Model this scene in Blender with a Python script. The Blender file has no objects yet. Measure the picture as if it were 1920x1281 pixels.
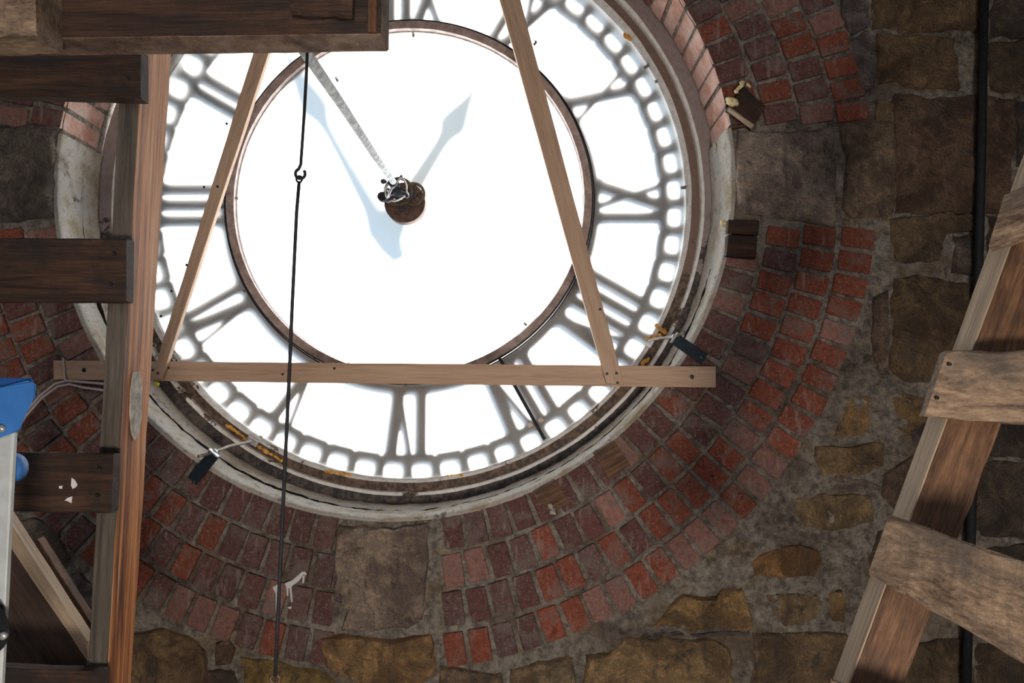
import bpy, bmesh, math, random
from mathutils import Vector, Matrix, noise
random.seed(7)
C = bpy.context.scene.collection
S = 1.15                                   # radius of the round opening in metres
PI = math.pi; sin = math.sin; cos = math.cos; rad = math.radians

# ------------------------------------------------------------------ camera
F = 1400.0
yaw, pitch = rad(-0.66), rad(4.01)
CAM = Vector((0.3748, -2.1534, -0.6405)) * S
FW = Vector((sin(yaw)*cos(pitch), cos(yaw)*cos(pitch), sin(pitch)))
RT = Vector((cos(yaw), -sin(yaw), 0))
UP = RT.cross(FW)
cam = bpy.data.cameras.new('camera'); cam.sensor_width = 36; cam.lens = 36*F/1920; cam.clip_start = .02
co = bpy.data.objects.new('camera', cam); C.objects.link(co)
M = Matrix((RT, UP, -FW)).transposed().to_4x4(); M.translation = CAM
co.matrix_world = M
bpy.context.scene.camera = co

# ------------------------------------------------------------------ sky, sun, interior light, exposure
sc = bpy.context.scene
sc.view_settings.view_transform = 'Standard'; sc.view_settings.look = 'None'
sc.view_settings.exposure = 0; sc.view_settings.gamma = 1; sc.view_settings.use_curve_mapping = False
w = bpy.data.worlds.new('sky'); sc.world = w; w.use_nodes = True
bg = w.node_tree.nodes['Background']; bg.inputs[0].default_value = (.66, .84, 1, 1); bg.inputs[1].default_value = 1.3
sun = bpy.data.lights.new('sun', 'SUN'); sun.energy = 36; sun.angle = rad(12); sun.color = (1, .95, .88)
so = bpy.data.objects.new('sun', sun); C.objects.link(so)
so.rotation_euler = Vector((-.105, -.13, -.133)).to_track_quat('-Z', 'Y').to_euler()
so.location = (1, 4, 4)
def area(name, loc, target, size, power, color):
    l = bpy.data.lights.new(name, 'AREA'); l.shape = 'DISK'; l.size = size; l.energy = power; l.color = color
    o = bpy.data.objects.new(name, l); C.objects.link(o); o.location = loc
    o.rotation_euler = (Vector(target) - Vector(loc)).to_track_quat('-Z', 'Y').to_euler()
    return o
area('rear_fill_light', (-.3, -5.6, .2), (0, 0, -.6), 2.0, 36, (.96, .96, 1))  # unseen fill light added at the back of the room
wl = area('warm_fill_light', (.75, -3.45, -1.35), (.35, 0, -1.25), .35, 21, (1, .87, .74)); wl.data.spread = rad(125)  # unseen warm fill added low behind the camera

# ------------------------------------------------------------------ helpers
def at(px, py, Y):                         # the point at depth Y behind pixel (px, py) of the 1920x1281 frame
    d = FW + RT*((px-960)/F) - UP*((py-640.5)/F)
    return CAM + d*((Y-CAM.y)/d.y)
def az(px, py, z): return at(px, py, CAM.y + z)
def nz(v, s=1.0, seed=0): return noise.noise(Vector(v)*s + Vector((seed*13.7, seed*7.1, seed*3.3)))

def tag(o, label=None, cat=None, group=None, kind=None):
    if label: o['label'] = label
    if cat: o['category'] = cat
    if group: o['group'] = group
    if kind: o['kind'] = kind
    return o
def empty(name, loc, label=None, cat=None, group=None, kind=None):
    o = bpy.data.objects.new(name, None); C.objects.link(o); o.location = loc; o.empty_display_size = .05
    o.matrix_world = Matrix.Translation(Vector(loc))
    return tag(o, label, cat, group, kind)
def place(o, parent, mat):
    if parent is not None:
        o.parent = parent
        o.matrix_basis = parent.matrix_world.inverted() @ mat if parent.parent is None else (parent['_mw'] and mat)
    else:
        o.matrix_basis = mat
WM = {}
def put(o, parent, mat):
    C.objects.link(o)
    if parent is not None:
        o.parent = parent
        o.matrix_basis = WM.get(parent.name, parent.matrix_basis).inverted() @ mat
    else:
        o.matrix_basis = mat
    WM[o.name] = mat.copy()
    return o
def mobj(name, verts, faces, mat, parent=None, M=None, smooth=False):
    me = bpy.data.meshes.new(name)
    me.from_pydata([tuple(v) for v in verts], [], faces); me.update()
    if smooth: me.polygons.foreach_set('use_smooth', [True]*len(me.polygons))
    me.materials.append(mat)
    return put(bpy.data.objects.new(name, me), parent, M or Matrix.Identity(4))
def bobj(name, bm, mat, parent=None, M=None, smooth=False):
    bmesh.ops.recalc_face_normals(bm, faces=bm.faces)
    me = bpy.data.meshes.new(name); bm.to_mesh(me); bm.free()
    if smooth: me.polygons.foreach_set('use_smooth', [True]*len(me.polygons))
    me.materials.append(mat)
    return put(bpy.data.objects.new(name, me), parent, M or Matrix.Identity(4))
def mkempty(name, loc, *a, **k):
    o = bpy.data.objects.new(name, None); o.empty_display_size = .05
    put(o, None, Matrix.Translation(Vector(loc)))
    return tag(o, *a, **k)

# ------------------------------------------------------------------ materials
def newmat(name):
    m = bpy.data.materials.new(name); m.use_nodes = True
    nt = m.node_tree; nt.nodes.clear()
    out = nt.nodes.new('ShaderNodeOutputMaterial'); b = nt.nodes.new('ShaderNodeBsdfPrincipled')
    nt.links.new(b.outputs[0], out.inputs[0])
    return m, nt, b
class G:                                    # small node-graph helper
    def __init__(s, nt): s.nt = nt
    def n(s, t, **k):
        x = s.nt.nodes.new(t)
        for a, v in k.items(): setattr(x, a, v)
        return x
    def l(s, a, b): s.nt.links.new(a, b)
    def coord(s, kind='Object', scale=(1, 1, 1)):
        if kind == 'World': o = s.n('ShaderNodeNewGeometry').outputs['Position']
        else: o = s.n('ShaderNodeTexCoord').outputs[kind]
        mp = s.n('ShaderNodeMapping'); mp.inputs['Scale'].default_value = scale
        s.l(o, mp.inputs[0]); return mp.outputs[0]
    def noise(s, vec, scale, detail=5, rough=.6, dist=0):
        t = s.n('ShaderNodeTexNoise'); t.inputs['Scale'].default_value = scale
        t.inputs['Detail'].default_value = detail; t.inputs['Roughness'].default_value = rough
        t.inputs['Distortion'].default_value = dist
        s.l(vec, t.inputs['Vector']); return t.outputs['Fac']
    def ramp(s, fac, stops):
        r = s.n('ShaderNodeValToRGB'); e = r.color_ramp.elements
        while len(e) < len(stops): e.new(.5)
        for i, (p, c) in enumerate(stops):
            e[i].position = p; e[i].color = c if len(c) == 4 else (*c, 1)
        s.l(fac, r.inputs[0]); return r.outputs[0]
    def step(s, fac, a, b):
        k = .68                             # fractal noise gathers round .5, so pull the thresholds in
        return s.ramp(fac, [(.5+(a-.5)*k, (0, 0, 0)), (.5+(b-.5)*k, (1, 1, 1))])
    def low(s, fac, a, b): return s.ramp(fac, [(a, (1, 1, 1)), (b, (0, 0, 0))])
    def mix(s, fac, a, b, mode='MIX'):
        x = s.n('ShaderNodeMix', data_type='RGBA', blend_type=mode)
        for inp, v in ((x.inputs[0], fac), (x.inputs[6], a), (x.inputs[7], b)):
            if isinstance(v, (int, float)): inp.default_value = v
            elif isinstance(v, tuple): inp.default_value = v if len(v) == 4 else (*v, 1)
            else: s.l(v, inp)
        return x.outputs[2]
    def math(s, op, a, b=0):
        x = s.n('ShaderNodeMath', operation=op)
        for inp, v in ((x.inputs[0], a), (x.inputs[1], b)):
            if isinstance(v, (int, float)): inp.default_value = v
            else: s.l(v, inp)
        return x.outputs[0]
    def bump(s, h, b, strength=.5, dist=.01):
        x = s.n('ShaderNodeBump'); x.inputs['Strength'].default_value = strength; x.inputs['Distance'].default_value = dist
        s.l(h, x.inputs['Height']); s.l(x.outputs[0], b.inputs['Normal'])
    def info(s, out): return s.n('ShaderNodeObjectInfo').outputs[out]

def brick_mat():
    m, nt, b = newmat('brick'); g = G(nt)
    base = g.info('Color'); wp = g.coord('World')
    n1 = g.noise(wp, 9, 6, .65); n2 = g.noise(wp, 60, 6, .7); n3 = g.noise(g.coord('World', (3, 3, .5)), 14, 4, .6)
    c = g.mix(g.step(n2, .35, .7), base, g.mix(1, base, (.62, .58, .58), 'MULTIPLY'))
    c = g.mix(g.math('MULTIPLY', g.step(n1, .52, .66), .6), c, (.23, .195, .18))
    c = g.mix(g.math('MULTIPLY', g.low(g.noise(wp, 26, 6, .7, .5), .34, .45), .6), c, g.mix(1, c, (.45, .4, .4), 'MULTIPLY'))          # mortar smears
    c = g.mix(g.math('MULTIPLY', g.step(n3, .62, .74), .45), c, (.42, .36, .33))            # lime runs
    c = g.mix(g.math('MULTIPLY', g.step(g.noise(wp, 150, 3, .6), .64, .7), .5), c, (.4, .34, .3))
    g.l(c, b.inputs['Base Color']); b.inputs['Roughness'].default_value = .85
    g.bump(g.math('ADD', n2, g.math('MULTIPLY', g.noise(wp, 180, 3), .4)), b, .9, .012)
    return m
def mortar_mat():
    m, nt, b = newmat('mortar'); g = G(nt); wp = g.coord('World')
    n1 = g.noise(wp, 3.5, 6, .6); n2 = g.noise(wp, 38, 8, .72); n3 = g.noise(wp, 170, 4, .7)
    c = g.ramp(n1, [(.36, (.28, .24, .21)), (.46, (.46, .42, .38)), (.56, (.56, .53, .49)), (.66, (.42, .35, .26))])
    c = g.mix(g.step(n2, .34, .66), g.mix(1, c, (.5, .47, .45), 'MULTIPLY'), g.mix(1, c, (1.4, 1.36, 1.3), 'MULTIPLY'))
    c = g.mix(g.math('MULTIPLY', g.low(g.noise(wp, 16, 7, .7, .6), .34, .46), .6), c, (.12, .105, .09))
    c = g.mix(g.math('MULTIPLY', g.step(g.noise(wp, 5, 4, .6), .56, .68), .5), c, (.34, .25, .15))
    v1 = g.math('ABSOLUTE', g.math('SUBTRACT', g.noise(wp, 4.5, 6, .6, 1.0), .5))
    c = g.mix(g.math('MULTIPLY', g.ramp(v1, [(.0, (1, 1, 1)), (.005, (0, 0, 0))]), .6), c, (.06, .05, .045))
    c = g.mix(g.math('MULTIPLY', g.step(n3, .62, .72), .4), c, (.42, .39, .35))
    g.l(c, b.inputs['Base Color']); b.inputs['Roughness'].default_value = .95
    g.bump(g.math('ADD', n2, g.math('MULTIPLY', n3, .35)), b, 1, .035)
    return m
def stone_mat():
    m, nt, b = newmat('rough_stone'); g = G(nt); wp = g.coord('World')
    base = g.info('Color')
    n1 = g.noise(wp, 7, 7, .65, .6); n2 = g.noise(wp, 30, 8, .7); n3 = g.noise(wp, 140, 4, .7)
    c = g.mix(g.step(n1, .38, .62), g.mix(1, base, (.48, .47, .50), 'MULTIPLY'), base)
    c = g.mix(g.math('MULTIPLY', g.step(n2, .5, .64), .75), c, g.mix(1, c, (1.6, 1.5, 1.35), 'MULTIPLY'))
    c = g.mix(g.math('MULTIPLY', g.low(g.noise(wp, 17, 7, .7, .6), .34, .46), .65), c, (.10, .09, .08))
    v1 = g.math('ABSOLUTE', g.math('SUBTRACT', g.noise(wp, 6, 6, .6, .8), .5))
    c = g.mix(g.math('MULTIPLY', g.ramp(v1, [(.0, (1, 1, 1)), (.007, (0, 0, 0))]), .45), c, (.07, .06, .05))
    c = g.mix(g.step(n3, .3, .7), g.mix(1, c, (.72, .7, .7), 'MULTIPLY'), c)
    c = g.mix(g.math('MULTIPLY', g.step(g.noise(g.coord('World', (4, 4, .7)), 5, 5, .6), .58, .72), .5), c, (.13, .125, .12))
    g.l(c, b.inputs['Base Color']); b.inputs['Roughness'].default_value = .92
    g.bump(g.math('ADD', g.math('MULTIPLY', n1, 1.6), g.math('ADD', n2, g.math('MULTIPLY', n3, .35))), b, 1, .05)
    return m
def plaster_mat():
    m, nt, b = newmat('painted_plaster'); g = G(nt); wp = g.coord('World')
    n1 = g.noise(wp, 8, 6, .65); n2 = g.noise(wp, 60, 7, .7)
    c = g.ramp(n1, [(.36, (.56, .49, .36)), (.45, (.76, .71, .62)), (.56, (.82, .81, .78)), (.66, (.56, .50, .41))])
    c = g.mix(g.math('MULTIPLY', g.step(n2, .6, .72), .6), c, (.26, .21, .16))
    c = g.mix(g.math('MULTIPLY', g.step(g.noise(wp, 4, 8, .75), .64, .70), .7), c, (.08, .075, .07))
    g.l(c, b.inputs['Base Color']); b.inputs['Roughness'].default_value = .8
    g.bump(n2, b, 1, .02)
    return m
def frame_mat(name, paint, top_wear, low_wear, wearc=(.05, .035, .03), wear2=(.17, .11, .08)):
    """old painted moulding; the lower half has lost most of its paint"""
    m, nt, b = newmat(name); g = G(nt); wp = g.coord('World')
    n1 = g.noise(wp, 6, 8, .72); n2 = g.noise(wp, 50, 6, .7)
    sep = g.n('ShaderNodeSeparateXYZ'); g.l(g.n('ShaderNodeNewGeometry').outputs['Position'], sep.inputs[0])
    low = g.n('ShaderNodeMapRange'); low.inputs[1].default_value = .1; low.inputs[2].default_value = -.45
    low.inputs[3].default_value = top_wear; low.inputs[4].default_value = low_wear
    g.l(sep.outputs[2], low.inputs[0])
    k = g.math('SUBTRACT', g.math('ADD', n1, low.outputs[0]), .5)
    f = g.step(k, .5, .53)
    worn = g.mix(g.step(n2, .4, .62), wearc, wear2)
    pc = g.mix(g.step(n2, .3, .6), g.mix(1, paint, (.8, .78, .76), 'MULTIPLY'), paint)
    g.l(g.mix(f, pc, worn), b.inputs['Base Color']); b.inputs['Roughness'].default_value = .65
    g.bump(g.math('ADD', n2, g.math('MULTIPLY', f, -.6)), b, .6, .005)
    return m
def wood_mat(name, stops, grain=(1.2, 26, 26), rough=.7, bump=.35, dirt=None, dirt_amt=.6, knots=True):
    m, nt, b = newmat(name); g = G(nt); oc = g.coord('Object', grain)
    oi = g.n('ShaderNodeObjectInfo')
    va = g.n('ShaderNodeVectorMath', operation='ADD'); cb = g.n('ShaderNodeCombineXYZ')
    g.l(g.math('MULTIPLY', oi.outputs['Random'], 40), cb.inputs[0]); g.l(g.math('MULTIPLY', oi.outputs['Random'], 17), cb.inputs[1])
    g.l(oc, va.inputs[0]); g.l(cb.outputs[0], va.inputs[1])
    n1 = g.noise(va.outputs[0], 1.6, 8, .68, .9); n2 = g.noise(va.outputs[0], 8, 4, .7)
    c = g.ramp(g.math('ADD', g.math('MULTIPLY', n1, .65), g.math('MULTIPLY', n2, .35)), [(.5+(p-.5)*.62, q_) for p, q_ in stops])
    o2 = g.coord('Object')
    if knots:
        v = g.n('ShaderNodeTexVoronoi'); v.inputs['Scale'].default_value = 5.5; g.l(g.coord('Object', (1, 1.6, 1)), v.inputs['Vector'])
        kf = g.ramp(v.outputs['Distance'], [(.035, (.85, .85, .85)), (.075, (0, 0, 0))])
        c = g.mix(kf, c, g.mix(1, c, (.28, .2, .16), 'MULTIPLY'))
    if dirt:
        c = g.mix(g.math('MULTIPLY', g.step(g.noise(o2, 9, 7, .7), .45, .68), dirt_amt), c, dirt)
    g.l(c, b.inputs['Base Color']); b.inputs['Roughness'].default_value = rough
    g.bump(g.math('ADD', n1, n2), b, bump, .004)
    return m
def plain(name, col, rough=.5, metal=0, var=.25, scale=40, bump=.15):
    m, nt, b = newmat(name); g = G(nt); oc = g.coord('World')
    n1 = g.noise(oc, scale, 6, .65)
    c = g.mix(g.step(n1, .35, .65), tuple(x*(1-var) for x in col), tuple(min(1, x*(1+var)) for x in col))
    g.l(c, b.inputs['Base Color']); b.inputs['Roughness'].default_value = rough; b.inputs['Metallic'].default_value = metal
    if bump: g.bump(n1, b, bump, .003)
    return m
def opal_mat():
    m = bpy.data.materials.new('opal_glass'); m.use_nodes = True; nt = m.node_tree; nt.nodes.clear(); g = G(nt)
    out = g.n('ShaderNodeOutputMaterial'); tr = g.n('ShaderNodeBsdfTranslucent'); di = g.n('ShaderNodeBsdfDiffuse'); gl = g.n('ShaderNodeBsdfGlossy')
    tr.inputs[0].default_value = (.92, .93, .94, 1); di.inputs[0].default_value = (.85, .86, .86, 1); gl.inputs['Roughness'].default_value = .15
    m1 = g.n('ShaderNodeMixShader'); m1.inputs[0].default_value = .25; g.l(tr.outputs[0], m1.inputs[1]); g.l(di.outputs[0], m1.inputs[2])
    m2 = g.n('ShaderNodeMixShader'); m2.inputs[0].default_value = .03; g.l(m1.outputs[0], m2.inputs[1]); g.l(gl.outputs[0], m2.inputs[2])
    g.l(m2.outputs[0], out.inputs[0]); return m

def frosted_mat():
    m = bpy.data.materials.new('frosted_glass'); m.use_nodes = True; nt = m.node_tree; nt.nodes.clear(); g = G(nt)
    out = g.n('ShaderNodeOutputMaterial'); re = g.n('ShaderNodeBsdfRefraction'); di = g.n('ShaderNodeBsdfDiffuse')
    re.inputs['Color'].default_value = (1, 1, 1, 1); re.inputs['Roughness'].default_value = .62; re.inputs['IOR'].default_value = 1.45
    di.inputs[0].default_value = (.8, .8, .8, 1)
    mx = g.n('ShaderNodeMixShader'); mx.inputs[0].default_value = .06; g.l(re.outputs[0], mx.inputs[1]); g.l(di.outputs[0], mx.inputs[2])
    g.l(mx.outputs[0], out.inputs[0]); return m
FROST = frosted_mat()
BRICK = brick_mat(); MORTAR = mortar_mat(); STONE = stone_mat(); PLASTER = plaster_mat(); OPAL = opal_mat()
FACE_A = frame_mat('grey_pink_frame_paint', (.33, .27, .265), .2, .74, (.022, .023, .028), (.11, .085, .07))
FACE_B = frame_mat('brown_frame_wood', (.22, .15, .12), .35, .7)
EDGE_W = frame_mat('white_moulding_paint', (.85, .87, .87), .26, .42, wear2=(.3, .22, .15))
RING_M = plain('inner_ring_wood', (.34, .27, .255), .6, 0, .25, 30)
BLACK = plain('black_iron', (.012, .014, .018), .75, .0, .3, 60)
IRON = plain('dial_iron', (.09, .08, .075), .8, 0, .2, 20, 0)
RUST = plain('rusted_drum', (.13, .075, .055), .55, .4, .35, 35)
BRASS = plain('dull_brass', (.15, .11, .07), .4, .6, .3, 60)
STEEL = plain('bright_steel', (.55, .57, .60), .35, .6, .2, 80)
DSTEEL = plain('dark_steel', (.06, .065, .08), .4, .6, .3, 80)
ZINC = plain('grey_steel_rod', (.28, .25, .22), .5, .5, .3, 60)
WPAINT = plain('white_shaft_paint', (.36, .40, .42), .6, 0, .45, 55, .4)
HAND_M = plain('gilt_hand', (.5, .42, .25), .5, 0, .1, 10, 0)
FOAM = plain('orange_foam', (.85, .42, .08), .7, 0, .3, 90, .8)
FOAMC = plain('cream_foam', (.85, .66, .38), .7, 0, .35, 90, .8)
PINE = wood_mat('new_pine', [(.3, (.44, .28, .20)), (.5, (.58, .395, .275)), (.7, (.66, .48, .35))], (1.5, 30, 30), .6, .25)
STILE = wood_mat('weathered_fir', [(.3, (.06, .025, .018)), (.43, (.26, .09, .035)), (.56, (.60, .25, .085)), (.72, (.66, .44, .27))], (.7, 26, 26), .7, .6)
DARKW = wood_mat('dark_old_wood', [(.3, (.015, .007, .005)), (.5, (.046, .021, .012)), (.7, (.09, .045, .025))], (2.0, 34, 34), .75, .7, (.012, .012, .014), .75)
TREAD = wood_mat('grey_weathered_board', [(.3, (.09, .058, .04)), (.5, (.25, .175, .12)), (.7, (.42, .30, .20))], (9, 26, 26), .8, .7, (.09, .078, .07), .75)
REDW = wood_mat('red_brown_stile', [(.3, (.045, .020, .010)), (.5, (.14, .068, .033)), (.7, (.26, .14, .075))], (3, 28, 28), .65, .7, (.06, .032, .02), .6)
EDGEW = wood_mat('pale_edge_wood', [(.3, (.24, .16, .10)), (.5, (.40, .30, .21)), (.7, (.50, .39, .28))], (1, 60, 60), .7, .5, knots=False)
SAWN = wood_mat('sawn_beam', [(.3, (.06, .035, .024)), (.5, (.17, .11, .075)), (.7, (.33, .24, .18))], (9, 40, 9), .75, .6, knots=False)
SHADEW = wood_mat('shaded_stile_wood', [(.3, (.04, .034, .028)), (.5, (.085, .072, .060)), (.7, (.14, .12, .10))], (1.2, 28, 28), .8, .4)
BLUE = plain('blue_plastic', (.03, .17, .52), .6, 0, .08, 20, .02)
ALU = plain('aluminium', (.62, .68, .70), .4, .3, .08, 30, .05)
BPLAST = plain('black_plastic', (.012, .014, .018), .4, 0, .2, 30, .05)
CABLE = plain('white_cable', (.62, .56, .58), .5, 0, .1, 30, 0)
YELLOW = plain('yellow_plastic', (.85, .85, .02), .4, 0, .05, 20, 0)
WSPLASH = plain('white_paint_drip', (.72, .72, .74), .5, 0, .05, 20, 0)
ROOM = plain('room_plaster', (.20, .17, .14), .9, 0, .3, 4, .3)
FLOORM = wood_mat('floor_boards', [(.3, (.06, .04, .03)), (.5, (.12, .08, .055)), (.7, (.17, .12, .085))], (1, 6, 6), .8, .3)

# ------------------------------------------------------------------ the setting: front wall with its round opening
wall = mkempty('wall_front', (0, 0, 0), kind='structure')
XL, XR, ZB, ZT = -3.0, 3.0, -2.5, 2.6
def rect_r(a):
    c, s_ = cos(a), sin(a)
    t = 1e9
    if c > 1e-6: t = min(t, XR/c)
    if c < -1e-6: t = min(t, XL/c)
    if s_ > 1e-6: t = min(t, ZT/s_)
    if s_ < -1e-6: t = min(t, ZB/s_)
    return t
def mortar_bed():
    NA, NR = 540, 90
    vs, fs = [], []
    for j in range(NR):
        t = (j/(NR-1))**1.5
        for i in range(NA):
            a = 2*PI*i/NA
            r = S*1.002 + t*(rect_r(a)-S*1.002)
            x, z = r*cos(a), r*sin(a)
            k = min(1, max(0, (r/S-1.43)/.05))
            y = .011*(1-k) + .004*k
            y += nz((x, 0, z), 9, 1)*.016*k + nz((x, 0, z), 30, 2)*(.005+.012*k) + nz((x, 0, z), 3, 3)*.014*k
            vs.append((x, y, z))
    for j in range(NR-1):
        for i in range(NA):
            i2 = (i+1) % NA
            fs.append((j*NA+i, j*NA+i2, (j+1)*NA+i2, (j+1)*NA+i))
    n0 = len(vs)                                        # joints inside the reveal
    for j, y in enumerate((.011, .12, .26, .36)):
        for i in range(NA):
            a = 2*PI*i/NA; vs.append((S*1.006*cos(a), y, S*1.006*sin(a)))
    for j in range(3):
        for i in range(NA):
            i2 = (i+1) % NA; fs.append((n0+j*NA+i, n0+(j+1)*NA+i, n0+(j+1)*NA+i2, n0+j*NA+i2))
    for i in range(NA):
        i2 = (i+1) % NA; fs.append((i, n0+i, n0+i2, i2))
    o = mobj('mortar_bed', vs, fs, MORTAR, wall, smooth=True)
    o['kind'] = 'structure'
mortar_bed()
def ext_skin():                                         # outer skin of the masonry
    NA = 120; vs, fs = [], []
    for k in (0, 1):
        for i in range(NA):
            a = 2*PI*i/NA; r = S*1.006 if k == 0 else rect_r(a); vs.append((r*cos(a), .36, r*sin(a)))
    for i in range(NA):
        i2 = (i+1) % NA; fs.append((i, NA+i, NA+i2, i2))
    mobj('outer_skin', vs, fs, MORTAR, wall)['kind'] = 'structure'
ext_skin()

def shell(name, vs, mat):
    o = mobj(name, vs, [(0, 1, 2, 3)], mat); o['kind'] = 'structure'; return o
def slab(name, lo, hi, mat):
    bm = bmesh.new(); bmesh.ops.create_cube(bm, size=1)
    for v in bm.verts: v.co = Vector([(lo[i]+hi[i])/2 + v.co[i]*(hi[i]-lo[i]) for i in range(3)])
    o = bobj(name, bm, mat); o['kind'] = 'structure'; return o
YB = -6.0
slab('wall_left', (XL-.2, YB, ZB), (XL, .36, ZT), ROOM)
slab('wall_right', (XR, YB, ZB), (XR+.2, .36, ZT), ROOM)
slab('wall_back', (XL-.2, YB-.2, ZB), (XR+.2, YB, ZT), ROOM)
slab('ceiling', (XL-.2, YB-.2, ZT), (XR+.2, .4, ZT+.2), ROOM)
slab('floor', (XL-.2, YB-.2, ZB-.2), (XR+.2, .4, ZB), FLOORM)

# bricks -------------------------------------------------------------
def lit_brick_mat():
    m, nt, b = newmat('lit_brick_face'); g = G(nt); wp = g.coord('World')
    n1 = g.noise(wp, 11, 6, .65); n2 = g.noise(wp, 70, 6, .7)
    c = g.ramp(n1, [(.36, (.56, .29, .23)), (.5, (.72, .46, .39)), (.64, (.74, .58, .53))])
    c = g.mix(g.step(n2, .3, .7), g.mix(1, c, (.8, .78, .76), 'MULTIPLY'), c)
    g.l(c, b.inputs['Base Color']); b.inputs['Roughness'].default_value = .85; g.bump(n2, b, .7, .008)
    return m
LIT_BRICK = lit_brick_mat()
def brick_mesh(L, W, D, seed):
    """x radial, y into the wall, z tangential; rough bevelled block"""
    rnd = random.Random(seed); bm = bmesh.new(); bmesh.ops.create_cube(bm, size=1)
    for v in bm.verts: v.co = Vector((v.co.x*L, (v.co.y+.5)*D, v.co.z*W))
    fe = [e for e in bm.edges if all(v.co.y < 1e-5 for v in e.verts)]
    ce = [e for e in bm.edges if abs(e.verts[0].co.y-e.verts[1].co.y) > 1e-4]
    bmesh.ops.bevel(bm, geom=fe+ce, offset=.005, segments=2, profile=.6, affect='EDGES')
    for v in bm.verts:
        v.co.x += rnd.uniform(-1, 1)*.0013; v.co.z += rnd.uniform(-1, 1)*.0013; v.co.y += rnd.uniform(-1, 1)*.0009
    bmesh.ops.recalc_face_normals(bm, faces=bm.faces)
    me = bpy.data.meshes.new('brick'); bm.to_mesh(me); bm.free(); me.materials.append(BRICK)
    if D > .1:                              # inner ends in the reveal: the dial's light painted as a paler colour
        me.materials.append(LIT_BRICK)
        for p in me.polygons:
            if p.normal.x < -.6: p.material_index = 1
    return me
NV = 5
BW = .0485*S; BL = .093*S
bm_deep = [brick_mesh(BL, BW, .222, 10+i) for i in range(NV)]
bm_thin = [brick_mesh(BL, BW, .06, 30+i) for i in range(NV)]
def bcol(a, ring, x, z):
    rnd = random.random()
    red = Vector((.37, .105, .066)); pur = Vector((.20, .085, .078)); gry = Vector((.20, .135, .135)); pink = Vector((.40, .21, .18))
    deg = math.degrees(a) % 360
    p = .15
    if ring == 0: p = .75
    if ring == 1: p = .5
    if 250 < deg < 290: p = .9 if ring < 3 else .45
    if deg < 60: p = .6 if ring < 2 else .25
    if 190 < deg < 262: p = max(p, .35)
    if 305 < deg < 355 and ring > 1: p = .08
    c = red.lerp(Vector((.33, .10, .06)), random.random())
    if rnd < p: c = pur.lerp(gry, random.random()*(.9 if 250 < deg < 290 else .4))
    elif rnd > .86: c = pink
    if deg < 40 or 160 < deg < 180 or ring == 0 and deg < 60: c = c*1.0
    return (*(c*random.uniform(.85, 1.12)), 1)
rows = [20, 22, 24, 26]
stuff_v, stuff_f = [], []
for q in range(4):                                      # quadrants between the four keystones
    a_lo = q*PI/2
    for ring, n in enumerate(rows):
        r = (1.0 + .0025 + .105*ring)*S + BL/2
        half = (.146*S + .004)/r if ring < 3 else .152*S/r
        if q in (0, 3) and ring == 3: pass
        a0, a1 = a_lo + math.asin(min(.9, half)), a_lo + PI/2 - math.asin(min(.9, half))
        n2 = n
        for i in range(n2):
            a = a0 + (i+.5)/n2*(a1-a0) + random.uniform(-.0015, .0015)
            deg = math.degrees(a)
            vis = not (36 < deg < 158)
            wide = (a1-a0)/n2*r/(BW+.012)
            rr = r + random.uniform(-.003, .003)
            if deg > 180 and deg < 360 and ring == 3: rr += .006
            x, z = rr*cos(a), rr*sin(a)
            # the wooden fixing blocks take the place of these bricks
            skip = False
            for (bx, bz, br) in ((1.055, .235, .055), (1.055, -.185, .05)):
                if ring == 0 and math.hypot(x/S-bx, z/S-bz) < br*.55: skip = True
            if skip: continue
            bm_l = bm_deep if ring == 0 else bm_thin
            Mx = Matrix.Translation((x, random.uniform(-.0035, .003), z)) @ Matrix.Rotation(-a + random.uniform(-.02, .02), 4, 'Y') @ Matrix.Diagonal((1, 1, wide*random.uniform(.97, 1.0), 1))
            if vis:
                o = bpy.data.objects.new('brick', random.choice(bm_l)); put(o, wall, Mx)
                o.color = bcol(a, ring, x, z)
            else:
                me = bm_l[i % NV]; k = len(stuff_v)
                stuff_v += [Mx @ v.co for v in me.vertices]; stuff_f += [tuple(k+j for j in p.vertices) for p in me.polygons]
o = mobj('brick_arch', stuff_v, stuff_f, BRICK, wall); o['kind'] = 'stuff'; o.color = (.34, .12, .08, 1)

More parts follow.
